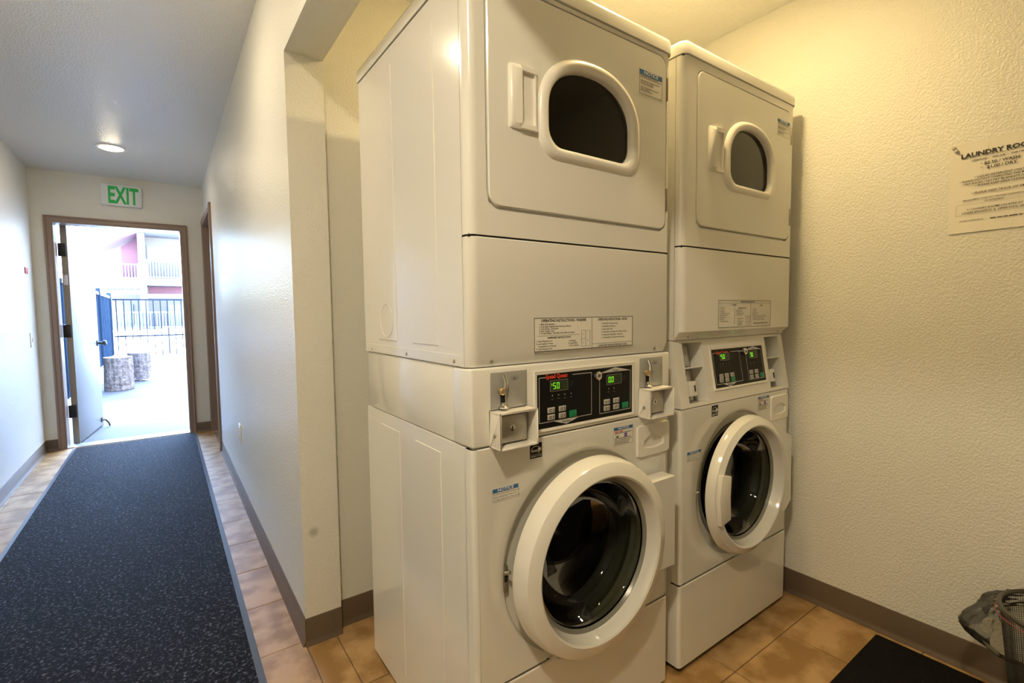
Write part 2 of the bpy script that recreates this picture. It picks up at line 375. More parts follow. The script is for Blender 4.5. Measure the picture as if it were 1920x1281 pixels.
def energy_sticker(root, x, z, y):
    o = MB().box(x, x+.036, y-.0004, y, z-.036, z).build('energy_sticker', black, root)
    mb = MB(); cx, cz = x+.017, z-.022
    a = [math.radians(20+140*i/16) for i in range(17)]
    mb.add([(cx+.0155*math.cos(t), y-.0007, cz+.0155*math.sin(t)) for t in a]+[(cx+.0145*math.cos(t), y-.0007, cz+.0145*math.sin(t)) for t in a], [(i, i+1, i+18, i+17) for i in range(16)])
    sx, sz = x+.028, z-.015
    P = []
    for i in range(10):
        r = .0062 if i % 2 == 0 else .0027; t = math.pi/2+math.pi*i/5; P.append((sx+r*math.cos(t), y-.0008, sz+r*math.sin(t)))
    mb.add(P, [tuple(range(10))]); mb.text('energy', .011, (x+.003, y-.0007, z-.021), bold=.01, shear=.3)
    mb.box(x+.002, x+.034, y-.0006, y-.0005, z-.0272, z-.0266); mb.text('ENERGY STAR', .0052, (x+.018, y-.0007, z-.033), align='CENTER', bold=.01)
    mb.build('star_print', whiteink, o); return o
def screw(root, x, y, z, n='y', parent=None):
    mb = MB().lathe(0, 0, [(.0045, .0), (.0045, -.0015), (.003, -.0025)], 10, False, True)
    o = mb.build('screw', zinc, parent or root)
    if n == 'x': o.rotation_euler.z = -math.pi/2
    o.location = (x, y, z); return o
def coin_drop(root, x0, x1, zt, zb):
    """grey plate with slide, lock box below (stack beside the hall)"""
    pl = MB().box(x0, x1, -.0015, .001, zb, zt).build('coin_plate', greyp, root, bevel=.0006)
    cx = x0+.030
    MB().tube([(cx+.004, -.004, zt-.006), (cx+.006, -.010, zt-.022), (cx+.003, -.012, zt-.036)], .0042, 8).build('slide_lever', chrome, pl)
    mb = MB().lathe(cx-.004, zt-.042, [(.0085, -.002), (.0085, -.012), (.006, -.014)], 20, False, True); mb.build('knob', brass, pl)
    MB().box(cx-.004, cx+.004, -.005, -.001, zb+.012, zt-.046).build('slot', dark, pl)
    MB().box(cx+.004, cx+.0075, -.008, -.001, zb+.012, zt-.046).build('slot_rail', chrome, pl, bevel=.001)
    MB().lathez(cx, -.008, [(.010, zb+.002), (.012, zb+.006), (.006, zb+.010), (.006, zb+.016)], 16, True, True).build('cup', chrome, pl)
    hx = x0+.052
    MB().add([(hx+dx, -.0018, zt-.016+dz) for dx, dz in ((0, 0), (.006, .006), (.021, .006), (.027, 0), (.021, -.006), (.006, -.006))], [(0, 1, 2, 3, 4, 5)]).build('price_badge', M('badge', (.33, .33, .32), .4), pl)
    MB().text('25c', .008, (hx+.0135, -.0021, zt-.019), align='CENTER').build('badge_lettering', ink, pl)
    d, t = .042, .004; z1, z0 = zb-.001, zb-.083
    mb = MB().box(x0-.003, x0-.003+t, -d, 0, z0, z1).box(x1-t, x1, -d, 0, z0, z1).box(x0-.003, x1, -d, 0, z1-t, z1).box(x0-.003, x1, -d, 0, z0, z0+t)
    bx = mb.build('coin_box', plastic, root, bevel=.001)
    MB().box(x0+.004, x1-.012, -.016, -.001, z0+.008, z1-.012).build('lock_plate', zinc, bx, bevel=.002)
    MB().lathe((x0+x1)/2-.004, (z0+z1)/2, [(.0075, -.016), (.0075, -.018), (.005, -.0185)], 16, False, True).build('lock', chrome, bx)
    MB().box((x0+x1)/2-.005, (x0+x1)/2-.003, -.0195, -.018, (z0+z1)/2-.004, (z0+z1)/2+.004).build('keyhole', dark, bx)
    screw(root, x0-.003, -.02, z0+.03, 'x', bx)

def control_panel(root, L, P, y0, fr, bk, digits):
    """black glass panel; P maps panel x,z; parent L is the (tilted) console front"""
    X0, X1, Z0, Z1 = fr; x0, x1, z0, z1 = bk
    c = ((x0+x1)/2, (z0+z1)/2)
    cc = corners(X0, X1, Z0, Z1, c)+corners(x0, x1, z0, z1, c)
    lo = at_angles([(X0, Z0), (X1, Z0), (X1, Z1), (X0, Z1)], c, 16, cc); li = at_angles([(x0, z0), (x1, z0), (x1, z1), (x0, z1)], c, 16, cc)
    cp = MB().box(x0-.001, x1+.001, y0-.0015, y0+.002, z0-.001, z1+.001).build('control_panel', black, L)
    MB().loft([at_y(lo, y0), at_y(lo, y0-.004), at_y(li, y0-.0025), at_y(li, y0)]).build('bezel', plastic, cp, smooth=20)
    y = y0-.0016
    ln = MB()
    def line(ax, az, bx, bz, t=.0007):
        d = Vector((bx-ax, 0, bz-az)); n = Vector((-d.z, 0, d.x)).normalized()*t
        ln.add([Vector((ax, y, az))+n, Vector((bx, y, bz))+n, Vector((bx, y, bz))-n, Vector((ax, y, az))-n], [(0, 1, 2, 3)])
    wx0, wx1, wz0, wz1, dx0, dx1, dz0, dz1 = P['wash']+P['dry']
    mx = (wx0+wx1)/2; dm = (dx0+dx1)/2
    line(wx0, wz0, wx0, wz1); line(wx1, wz0, wx1, wz1); line(wx0, wz1, wx0+.02, wz1); line(wx0+.107, wz1, wx1, wz1); line(wx0, wz0, wx1, wz0)
    line(dx0, dz0, dx0, dz1); line(dx1, dz0, dx1, dz1); line(dx0, dz0, dx1, dz0); line(dx0, dz1, dx1, dz1)
    ln.add([(mx-.044, y, wz0), (mx+.044, y, wz0), (mx, y, wz0-.0125)], [(0, 1, 2)]); ln.add([(dx0, y, dz1), (dx1, y, dz1), (dm, y, dz1+.0115)], [(0, 1, 2)])
    ln.build('panel_lines', paleink, cp)
    MB().text('Washer', .0095, (mx, y-.0004, wz0-.0085), align='CENTER', bold=.01).build('washer_lettering', ink, cp)
    MB().text('Dryer', .0085, (dm, y-.0004, dz1+.001), align='CENTER', bold=.01).build('dryer_lettering', ink, cp)
    MB().text('Speed Queen', .0148, (wx0+.0205, y-.0003, wz1-.004), bold=.035, sx=.86).build('brand_lettering', redink, cp)
    for (bx, bz, s) in P['disp']:
        dd = MB().box(bx, bx+.057, y-.0006, y, bz, bz+.026).build('display', leddark, cp)
        fr_ = MB(); q = [(bx, bz), (bx+.057, bz), (bx+.057, bz+.026), (bx, bz+.026)]
        for i in range(4):
            (ax, az), (ex, ez) = q[i], q[(i+1) % 4]; fr_.box(min(ax, ex)-.0006, max(ax, ex)+.0006, y-.001, y, min(az, ez)-.0006, max(az, ez)+.0006)
        fr_.build('display_frame', M('disp_frame', (.16, .16, .15), .4), dd)
        mb = MB(); cx = bx+.006
        for ch in s:
            if ch == "'": digit(mb, ch, cx-.002, bz+.006, .014, y-.0008); cx += .003
            else: digit(mb, ch, cx, bz+.005, .016, y-.0008); cx += .0115
        mb.build('digits', ledgreen, dd)
        MB().lathe(bx+.068, bz+.013, [(.0055, y-.0003), (.0048, y-.0003)], 20).build('print_ring', M('dim_print', (.10, .10, .095), .5), cp)
    for lx, lz in P['leds']:
        MB().lathe(lx, lz, [(.0018, y), (.0014, y-.001)], 10, False, True).build('indicator', M('led_off', (.25, .28, .22), .4), cp)
        MB().box(lx-.004, lx+.004, y-.0003, y, lz-.0095, lz-.008).build('indicator_print', MATS['dim_print'], cp)
    for bx, bz in P['btn']:
        b = MB().box(bx-.0115, bx+.0115, y-.0018, y, bz-.0068, bz+.0068).build('button', button, cp, bevel=.002)
        MB().box(bx-.007, bx+.003, y-.0021, y-.0017, bz+.001, bz+.0025).box(bx-.007, bx+.001, y-.0021, y-.0017, bz-.003, bz-.0015).box(bx+.006, bx+.008, y-.0021, y-.0017, bz-.004, bz+.004).build('button_print', ink, b)
    for bx, bz in P['start']: MB().box(bx-.0125, bx+.0125, y-.0018, y, bz-.0085, bz+.0085).build('start_button', greenbtn, cp, bevel=.002)
    kx, kz = P['key']
    k = MB().lathe(kx, kz, [(.0115, y), (.0115, y-.010), (.009, y-.012), (.0055, y-.012), (.005, y-.009)], 24, False, True).build('key_lock', chrome, cp)
    MB().box(kx-.001, kx+.001, y-.0105, y-.009, kz-.004, kz+.004).build('keyway', dark, k)
    return cp

def laundry_stack(loc, cfg, label):
    R = empty('stacked_washer_dryer', loc); tag(R, label, 'washer dryer', 'stacked coin laundry machines')
    zb, zl, zw, zd, zs, zt0, zt1 = cfg['z']
    rw = .012; rd = .022
    # washer -----------------------------------------------------------
    wb = MB().strip([(0, .033), (0, DEP), (W, DEP), (W, .033)], zb, zw)
    for z in (zb, zw): wb.add([(0, .033, z), (W, .033, z), (W, DEP, z), (0, DEP, z)], [(0, 1, 2, 3)])
    wb.build('washer_body', enamel, R, smooth=28)
    cz = cfg['pz']; c = (.3415, cz)
    mb = MB(); ex = corners(rw, W-rw, zl+.003, zw, c)
    lo = at_angles([(rw, zl+.003), (W-rw, zl+.003), (W-rw, zw), (rw, zw)], c, 96, ex)
    def circ(r): return at_angles([(c[0]+r*math.cos(i*math.pi/48), cz+r*math.sin(i*math.pi/48)) for i in range(96)], c, 96, ex)
    rr = cfg['rec']
    mb.loft([at_y(lo, .034), at_y(lo, .003), at_y([(p[0]*.994+c[0]*.006, p[1]*.994+cz*.006) for p in lo], 0), at_y(circ(rr+.012), 0), at_y(circ(rr), .006), at_y(circ(rr-.008), .018), at_y(circ(.215), .022), at_y(circ(.205), .03)])
    corner_wrap(mb, rw, zl+.003, zw, .034); mb.build('washer_front', enamel, R, smooth=28)
    arc = [(rw-rw*math.cos(math.pi/2*i/8), rw-rw*math.sin(math.pi/2*i/8)) for i in range(9)]
    lp = [(0, .033)]+arc+[(W-x, y) for x, y in arc[::-1]]+[(W, .033)]
    MB().loft([[(x, y, zb) for x, y in lp], [(x, y, zl-.006) for x, y in lp], [(x, y+.002, zl-.0035) for x, y in lp], [(x, y+.02, zl-.003) for x, y in lp]], closed=False).build('lower_panel', enamel, R, smooth=28)
    MB().box(.004, W-.004, .006, .034, zl-.004, zl+.004).build('panel_gap', dark, R)
    MB().lathe(*c, [(.205, .028), (.19, .03), (.178, .05), (.182, .09), (.20, .10)]).build('door_gasket', rubber, R)
    prof = [(.205, .095)]
    for i in range(7): y = .10+.04*i; prof += [(.235, y), (.238, y+.012), (.229, y+.02), (.238, y+.028)]
    prof += [(.22, .40), (.12, .41), (.09, .40), (.0, .40)]
    MB().lathe(*c, prof, 64).build('drum', steel, R)
    # door ring + glass bowl
    ro, ri, yf = cfg['door']
    dr = MB().lathe(*c, [(ri+.004, -.012), (ro-.012, -.012), (ro+.003, -.018), (ro+.003, -.024), (ro, yf+.022), (ro-.006, yf+.010), (ro-.014, yf+.006), (ri+.006, yf), (ri+.001, yf+.003), (ri-.004, yf+.016), (ri-.012, yf+.048), (ri-.013, -.006), (ri+.004, -.012)], 96)
    if cfg['hinge'] == 'block':
        arcp = [(c[0]+(ri+.014)*math.cos(t), cz+(ri+.014)*math.sin(t)) for t in [math.radians(-28+72*i/12) for i in range(13)]]
        dr.extr([(.632, cz-.108)]+[(.632, cz+.152)]+arcp[::-1], yf+.012, -.012, 'y')
    else:
        arcp = [(c[0]+(ri+.014)*math.cos(t), cz+(ri+.014)*math.sin(t)) for t in [math.radians(-40+104*i/16) for i in range(17)]]
        dr.extr([(.575, cz-.145), (.616, cz-.115), (.612, cz+.130), (.445, cz+.205)]+arcp[::-1], yf+.010, -.012, 'y')
    DR = dr.build('washer_door', enamel, R, smooth=32, bevel=0)
    gi = ri-.012
    MB().lathe(*c, [(gi, yf+.040), (gi-.004, yf+.046), (gi-.012, yf+.044), (gi-.018, yf+.052), (gi-.026, .03), (gi-.045, .065), (gi-.08, .088), (gi-.13, .098), (.001, .10)], 72).build('door_glass', bowl_glass, DR, smooth=60)
    MB().lathe(*c, [(gi+.003, yf+.036), (gi-.003, yf+.034), (gi-.007, yf+.042)], 72).build('glass_rim', M('rim_grey', (.22, .22, .19), .25), DR)
    if cfg['handle']:
        hx0, hx1, hz0, hz1 = cfg['handle']
        MB().extr([(hx0, hz0), (hx1+.004, hz0+.012), (hx1, cz), (hx1+.004, hz1-.012), (hx0, hz1), (hx0-.012, cz)], yf-.006, yf+.02, 'y').build('door_pull', plastic, DR, bevel=.003)
    lt = MB().box(.083, .097, .010, .024, cz-.034, cz+.032).build('door_latch', zinc, R, bevel=.002)
    MB().box(.086, .094, .008, .014, cz-.006, cz+.008).build('latch_slot', dark, lt)
    MB().tube([(.086, .010, cz+.014), (.094, -.002, cz+.020)], .004).build('latch_pin', zinc, lt)
    for z in (cz+.052, cz-.054): screw(R, .090, .018, z, parent=lt)
    # dispenser drawer
    x0, x1, z0, z1 = cfg['drawer']; dc = ((x0+x1)/2, (z0+z1)/2-.004); ex = corners(x0, x1, z0, z1, dc)
    lo = at_angles(rrect(x0, x1, z0, z1, .008), dc, 64)
    lens = [(dc[0]-.045+.09*i/12, dc[1]+.017*math.sin(math.pi*i/12)+.004) for i in range(13)]+[(dc[0]+.045-.09*i/12, dc[1]-.015-.006*math.sin(math.pi*i/12)) for i in range(13)]
    li = at_angles(lens, dc, 64)
    MB().loft([at_y(lo, .0), at_y(lo, -.004), at_y([(p[0]*.97+dc[0]*.03, p[1]*.97+dc[1]*.03) for p in lo], -.006), at_y(li, -.006), at_y([(p[0]*.9+dc[0]*.1, p[1]*.85+dc[1]*.15) for p in li], .004)], False, True).build('dispenser_drawer', plastic, R, smooth=28)
    # console -----------------------------------------------------------
    k = cfg['tilt']; z0, z1 = zw+.003, zd-.002
    if k == 0:
        MB().box(.003, W-.003, .086, DEP-.01, z0, z1).build('console_rear', enamel, R, bevel=.002)
        CN = MB().box(0, W, 0, .085, z0, z1).build('console', enamel, R, bevel=.006, seg=3)
        for xa, xb in cfg['coins']: coin_drop(R, xa, xb, cfg['coinz'][1], cfg['coinz'][0])
    else:
        hgt = z1-z0; sl = k*hgt
        MB().box(.003, W-.003, .10, DEP-.01, z0, z1).build('console_rear', enamel, R, bevel=.002)
        CN = MB()      # front built upright in its own tilted frame, origin at its lower front edge
        xs = [0.006]+[v for ab in cfg['coins'] for v in ab]+[W-.006]; c0, c1 = cfg['coinz'][0]-z0, cfg['coinz'][1]-z0
        hh = hgt/math.cos(math.atan(k)); c0, c1 = c0*hh/hgt, c1*hh/hgt
        for i in (0, 2, 4): CN.box(xs[i], xs[i+1], 0, .05, 0, hh)
        for i in (1, 3): CN.box(xs[i], xs[i+1], 0, .05, 0, c0); CN.box(xs[i], xs[i+1], 0, .05, c1, hh)
        CN = CN.build('console', enamel, R); CN.location = (0, .0, z0); CN.rotation_euler.x = -math.atan(k)
        for xx in (.0015, W-.006): MB().extr([(.0, z0), (.10, z0), (.10, z1), (sl, z1)], xx, xx+.0045, 'x').build('console_cheek', enamel, R)
        for xa, xb in cfg['coins']:
            bay = MB().box(xa-.004, xb+.004, .0505, .053, c0-.004, c1+.004).build('coin_bay', greyp, CN)
            zm = c0+(c1-c0)*.57
            MB().box(xa, xb, .004, .05, zm, zm+.004).build('shelf', plastic, CN, bevel=.001)
            MB().box(xa+.004, xb-.035, .030, .049, zm+.008, c1-.01).build('coin_drop', M('bay_grey', (.45, .44, .40), .45), CN, bevel=.002)
            lk = MB().box(xa+.030, xa+.064, .010, .049, c0+.020, c0+.068).build('lock_block', plastic, CN, bevel=.003)
            MB().box(xa+.020, xa+.072, .034, .049, c0+.004, zm-.006).build('lock_bracket', zinc, CN, bevel=.003)
            MB().box(xa+.050, xa+.054, .008, .011, c0+.034, c0+.054).build('keyhole', dark, CN)
            for zz in (c0+.012, zm-.016): MB().lathe(xa+.045, zz, [(.006, .034), (.006, .028), (.003, .026)], 12, False, True).build('bolt', zinc, CN)
    L = empty_child = CN
    off = z0
    def sh(v): return (v-z0)*(math.sqrt(1+k*k)) if k else v
    P = dict(cfg['P']); f = cfg['frame']; b = cfg['black']
    if k:
        P = dict(wash=(P['wash'][0], P['wash'][1], sh(P['wash'][2]), sh(P['wash'][3])), dry=(P['dry'][0], P['dry'][1], sh(P['dry'][2]), sh(P['dry'][3])),
                 disp=[(x, sh(z), s) for x, z, s in P['disp']], leds=[(x, sh(z)) for x, z in P['leds']], btn=[(x, sh(z)) for x, z in P['btn']], start=[(x, sh(z)) for x, z in P['start']], key=(P['key'][0], sh(P['key'][1])))
        f = (f[0], f[1], sh(f[2]), sh(f[3])); b = (b[0], b[1], sh(b[2]), sh(b[3]))
        cpn = control_panel(R, R, P, 0, f, b, None); cpn.location = (0, 0, z0); cpn.rotation_euler.x = -math.atan(k)
    else: control_panel(R, R, P, 0, f, b, None)
    # dryer ---------------------------------------------------------------
    back = [(0, .03), (0, DEP), (W, DEP), (W, .03)]
    mb = MB().strip(back, zd, zt0); mb.add([(0, .03, zd), (W, .03, zd), (W, DEP, zd), (0, DEP, zd)], [(0, 1, 2, 3)]); mb.build('dryer_body', enamel, R, smooth=28)
    bev, by = cfg['bev']
    mb = MB(); zz0 = zd+bev
    prof = [(rd-rd*math.cos(math.pi/2*i/8), rd-rd*math.sin(math.pi/2*i/8)) for i in range(9)]
    pl = [(0, .029)]+prof+[(W-x, y) for x, y in prof[::-1]]+[(W, .029)]
    ins = [(max(.0, x), y+by if y < .02 else min(.029, y+by)) for x, y in pl]
    mb.loft([[(x, min(.029, y+by), zd) for x, y in pl], [(x, min(.029, y+by*.9), zd+.003) for x, y in pl], [(x, y, zz0) for x, y in pl], [(x, y, zs-.0045) for x, y in pl], [(x+(.0015 if x < W/2 else -.0015), y+.002, zs-.002) for x, y in pl], [(x, y+.02, zs-.002) for x, y in pl]], closed=False)
    mb.build('dryer_lower_panel', enamel, R, smooth=28)
    MB().box(.004, W-.004, .008, .03, zs-.004, zs+.004).build('split_gap', dark, R)
    dx0, dx1, dz0, dz1 = cfg['ddoor']; c2 = ((dx0+dx1)/2, (dz0+dz1)/2)
    ex = corners(rd, W-rd, zs+.002, zt0, c2); g = .0045
    lo = at_angles([(rd, zs+.002), (W-rd, zs+.002), (W-rd, zt0), (rd, zt0)], c2, 96, ex)
    hole = at_angles(rrect(dx0-g, dx1+g, dz0-g-.003, dz1+g, .03), c2, 96, ex)
    mb = MB().loft([at_y(lo, .02), at_y(lo, 0), at_y(hole, 0), at_y(hole, .012), at_y([(p[0]*.9+c2[0]*.1, p[1]*.9+c2[1]*.1) for p in hole], .012)])
    corner_wrap(mb, rd, zs+.002, zt0, .029); mb.build('dryer_front', enamel, R, smooth=28)
    rx0, rx1, rz0, rz1 = cfg['ring']; gx0, gx1, gz0, gz1 = cfg['glass']; zsr = rz0+(rz1-rz0)*.45
    rc = ((rx0+rx1)/2, rz0+(rz1-rz0)*.48)
    N = 96; dre = [math.atan2(p[1]-rc[1], p[0]-rc[0]) % (2*math.pi) for p in rrect(dx0, dx1, dz0, dz1, .028)]
    ro_ = at_angles(dshape(rx0, rx1, rz0, rz1, zsr, .052), rc, N, dre); ri_ = at_angles(dshape(gx0, gx1, gz0, gz1, zsr, .042), rc, N, dre)
    mid = [(.45*a[0]+.55*b_[0], .45*a[1]+.55*b_[1]) for a, b_ in zip(ro_, ri_)]; mi2 = [(.12*a[0]+.88*b_[0], .12*a[1]+.88*b_[1]) for a, b_ in zip(ro_, ri_)]
    do = at_angles(rrect(dx0, dx1, dz0, dz1, .028), rc, N, dre)
    di = [(p[0]*.992+rc[0]*.008, p[1]*.992+rc[1]*.008) for p in do]
    DD = MB().loft([at_y(do, .010), at_y(do, -.001), at_y(di, -.003), at_y(ro_, -.003), at_y(ri_, -.0025)]).build('dryer_door', enamel, R, smooth=28)
    ob_ = [(a[0]*1.012-rc[0]*.012, a[1]*1.012-rc[1]*.012) for a in ro_]
    MB().loft([at_y(ob_, -.0025), at_y(ro_, -.006), at_y([(.8*a[0]+.2*b_[0], .8*a[1]+.2*b_[1]) for a, b_ in zip(ro_, ri_)], -.012), at_y(mid, -.0145), at_y(mi2, -.011), at_y(ri_, -.004), at_y(ri_, .012)]).build('window_ring', plastic, DD, smooth=50)
    MB().loft([at_y(ri_, .006), at_y(ri_, .0065)], True, False).build('window_glass', smoke_glass, DD)
    MB().lathe(rc[0], rc[1]-.02, [(.17, .02), (.27, .03), (.285, .10), (.285, .45), (.0, .47)], 48).build('dryer_drum', M('dryer_drum', (.22, .18, .13), .5, metal=.3), R)
    hx0, hx1, hz0, hz1 = cfg['pull']; xm = hx0+.030
    mb = MB().loft([[(hx0, -.002, z), (hx0+.003, -.010-dy, z), (hx0+.008, -.0135-dy, z), (xm, -.016-dy, z), (xm+.003, -.014-dy, z), (xm+.005, -.0045, z), (hx1, -.0045, z), (hx1, -.002, z)] for z, dy in ((hz0, -.007), (hz0+.010, 0), (hz1-.010, 0), (hz1, -.007))], True, True)
    mb.box(xm, hx1, -.013, -.002, hz0+.001, hz0+.012).box(xm, hx1, -.013, -.002, hz1-.012, hz1-.001).box(hx1-.004, hx1, -.011, -.002, hz0, hz1); mb.build('door_pull', plastic, DD, smooth=30)
    for za, zb_ in cfg['hinges']:
        MB().box(dx1-.001, dx1+.0065, -.005, .002, za, zb_).build('hinge', hinge_m, R, bevel=.002)
    ovh = .004
    lid = [(x*(1+2*ovh/W)-ovh, y-ovh) for x, y in pl]+[(W+ovh, DEP+.002), (-ovh, DEP+.002)]
    lc = (W/2, DEP/2)
    mb = MB().loft([[(x, y, zt0+.0025) for x, y in lid], [(x, y, zt1-.014) for x, y in lid]]+[[(lc[0]+(x-lc[0])*s, lc[1]+(y-lc[1])*s, zt1-dz) for x, y in lid] for s, dz in ((.994, .006), (.982, .0015), (.965, 0))], True, True)
    mb.build('lid', enamel, R, smooth=40)
    MB().box(.003, W-.003, .006, DEP-.004, zt0-.002, zt0+.004).build('lid_gap', dark, R)
    # side pressings
    for (y0, y1) in ((.150, .297), (.403, .545)):
        MB().box(-.0018, .001, y0, y1, zd+.042, zt0-.045).build('side_pressing', enamel, R, bevel=.0012, seg=1)
        MB().box(-.0018, .001, y0, y1, .09, zw-.036).build('side_pressing', enamel, R, bevel=.0012, seg=1)
    ko = MB().lathe(0, 0, [(.049, 0), (.048, -.0012), (.046, 0)], 40).build('knockout_ring', enamel, R); ko.rotation_euler.z = -math.pi/2; ko.location = (-.0019, .475, zd+.100)
    MB().box(-.001, .001, .046, .640, zd+.0005, zd+.026).build('side_strip', enamel, R, bevel=.0008, seg=1)
    for yy in (.604, .339, .073): screw(R, -.001, yy, zd+.011, 'x')
    for xx in (.056, .622): screw(R, xx, by*.6, zd+bev*.42)
    for xx in (.02, W-.05): MB().box(xx, xx+.03, .03, .6, 0, zb+.003).build('foot_rail', dark, R)
    return R
E1 = dict(z=(.02, .2886, .8543, 1.035, 1.321, 1.880, 1.925), pz=.533, rec=.262, door=(.249, .2055, -.072), hinge='block', handle=None,
    drawer=(.535, .678, .739, .830), tilt=0, coins=((.048, .149), (.547, .648)), coinz=(.938, 1.0215), frame=(.170, .521, .868, 1.0145), black=(.178, .5145, .8745, 1.006),
    P=dict(wash=(.185, .358, .889, .998), dry=(.388, .5075, .886, .993), disp=[(.219, .9625, "'50"), (.414, .960, '00')], leds=[(.226, .952), (.2455, .952), (.266, .951), (.287, .951), (.422, .949), (.442, .949)],
           btn=[(.221, .917), (.257, .917), (.221, .900), (.257, .900), (.414, .915), (.450, .915), (.414, .898), (.450, .898)], start=[(.292, .900), (.486, .898)], key=(.3755, .988)),
    bev=(.027, .012), ddoor=(.050, .655, 1.388, 1.865), ring=(.188, .536, 1.516, 1.767), glass=(.216, .502, 1.543, 1.736), pull=(.103, .178, 1.563, 1.701), hinges=((1.749, 1.812), (1.440, 1.505)))
A1 = laundry_stack((.5316, .8948, 0), E1, 'white stacked coin washer and dryer with box coin drops beside the hall opening')
E2 = dict(z=(.02, .2897, .848, 1.062, 1.348, 1.9065, 1.950), pz=.553, rec=.250, door=(.236, .203, -.056), hinge='wedge', handle=(.128, .178, .468, .634),
    drawer=(.541, .668, .739, .831), tilt=.165, coins=((.045, .149), (.549, .651)), coinz=(.863, 1.051), frame=(.185, .528, .889, 1.030), black=(.194, .520, .895, 1.022),
    P=dict(wash=(.202, .364, .907, 1.010), dry=(.405, .510, .906, 1.010), disp=[(.240, .983, "'50"), (.424, .979, '70')], leds=[(.238, .973), (.255, .973), (.274, .973), (.292, .973), (.429, .963), (.451, .963)],
           btn=[(.235, .933), (.268, .933), (.302, .933), (.233, .919), (.267, .918), (.424, .932), (.460, .932), (.424, .915), (.460, .915)], start=[(.302, .917), (.494, .916)], key=(.389, 1.006)),
    bev=(.026, .030), ddoor=(.066, .648, 1.415, 1.878), ring=(.205, .527, 1.542, 1.780), glass=(.236, .498, 1.566, 1.755), pull=(.119, .194, 1.588, 1.724), hinges=((1.764, 1.827), (1.467, 1.529)))
A2 = laundry_stack((1.2735, .8942, 0), E2, 'white stacked coin washer and dryer with slanted console beside the notice wall')
# printed plates and stickers
def op_plate(R, x0, x1, z0, z1, split):
    o = MB().box(x0, x1, -.0008, .0, z0, z1).build('instruction_plate', sticker, R)
    fr = MB(); t = .0014
    for a in ((x0, x1, z1-t, z1), (x0, x1, z0, z0+t), (x0, x0+t, z0, z1), (x1-t, x1, z0, z1), (split-.0004, split+.0004, z0, z1)): fr.box(a[0], a[1], -.0012, -.0006, a[2], a[3])
    return o, fr
o, fr = op_plate(A1, .172, .517, 1.0605, 1.141, .361)
y = -.0011
fr.box(.361, .516, -.0012, -.0006, 1.0715, 1.0721); fr.box(.182, .317, -.0012, -.0006, 1.0975, 1.098); fr.box(.324, .354, -.0012, -.0006, 1.067, 1.0675); fr.box(.324, .354, -.0012, -.0006, 1.107, 1.1075)
for xx in (.324, .338, .3535): fr.box(xx, xx+.0005, -.0012, -.0006, 1.067, 1.1075)
fr.box(.324, .338, -.0012, -.0006, 1.0865, 1.087); fr.build('plate_border', ink, o)
mb = MB().text('OPERATING INSTRUCTIONS - WASHER', .0088, (.2665, y, 1.131), align='CENTER', bold=.03, sx=.95); mc = MB().text('OPERATING INSTRUCTIONS - DRYER', .0085, (.4385, y, 1.131), align='CENTER', bold=.03, sx=.78)
for i, s in enumerate(('1. Make Cycle Selection', '2. Load Supply Dispenser (See Instructions Below)', '3. Load Clothes - Close Door', '4. Insert Coin(s) / Card', '5. To Start Washer - Push Start. (Door Must be Closed)')): mb.text(s, .0058, (.187, y, 1.1235-.0054*i), bold=.01, sx=.85)
mb.text('DISPENSER INSTRUCTIONS', .0062, (.25, y, 1.0905), align='CENTER', bold=.025)
for i, s in enumerate(('1. Open Dispenser Door', '2. Load Supplies in Proper', '    Compartment (as Indicated)', '3. Close Dispenser Door')): mb.text(s, .0058, (.178, y, 1.0835-.0062*i), bold=.01, sx=.85)
for i, s in enumerate(('A. Detergent', 'B. Liquid Bleach', 'C. Fabric Softener')): mb.text(s, .0055, (.28, y, 1.0815-.0062*i), bold=.01, sx=.85)
for i, s in enumerate(('1. Select Fabric Type (heat setting)', '2. Load Clothes - Close Door', '3. Insert Coin(s) / Card', '4. To Start Dryer - Push Start (Door Must be Closed)', '5. To Stop Dryer During Cycle - Open Door', '6. To Restart Dryer - Close Door and Push Start')): mc.text(s, .0055, (.395, y, 1.1215-.0074*i), bold=.01, sx=.8)
mc.text('CLEAR LINT FILTER AFTER EACH LOAD', .0066, (.4385, y, 1.0635), align='CENTER', bold=.025, sx=.95)
for s, xx, zz in (('1', .329, 1.095), ('2', .329, 1.074), ('A', .344, 1.08)): mb.text(s, .006, (xx, y, zz))
mb.build('washer_lettering', ink, o); mc.build('dryer_lettering', ink, o)
o, fr = op_plate(A2, .191, .528, 1.0955, 1.1865, .390)
fr.box(.191, .528, -.0012, -.0006, 1.176, 1.1765); fr.box(.2865, .287, -.0012, -.0006, 1.106, 1.166)
for xx in (.362, .373, .3835): fr.box(xx, xx+.0005, -.0012, -.0006, 1.099, 1.132)
for zz in (1.099, 1.112, 1.132): fr.box(.362, .384, -.0012, -.0006, zz, zz+.0005)
fr.build('plate_border', ink, o)
mb = MB().text('OPERATING INSTRUCTIONS', .0072, (.3695, y, 1.1785), align='CENTER', bold=.03); mb.build('plate_title', ink, o); mb = MB(); MB().text('WASHER', .0062, (.285, y, 1.1685), align='CENTER', bold=.03).build('title_lettering', ink, o); mc = MB(); MB().text('DRYER', .0062, (.46, y, 1.1665), align='CENTER', bold=.03).build('title_lettering', ink, o)
for i, s in enumerate(('1. Load Laundry', '2. Close Door', '3. Add Supplies', '    (See Dispenser Instructions)', '4. Make Cycle Selection', '5. Insert Payment', '6. Press Start', '    (Door Must be Closed)')): mb.text(s, .0055, (.198, y, 1.160-.0065*i), bold=.01, sx=.85)
md = MB().text('DISPENSER INSTRUCTIONS', .005, (.335, y, 1.158), align='CENTER', bold=.03, sx=.8)
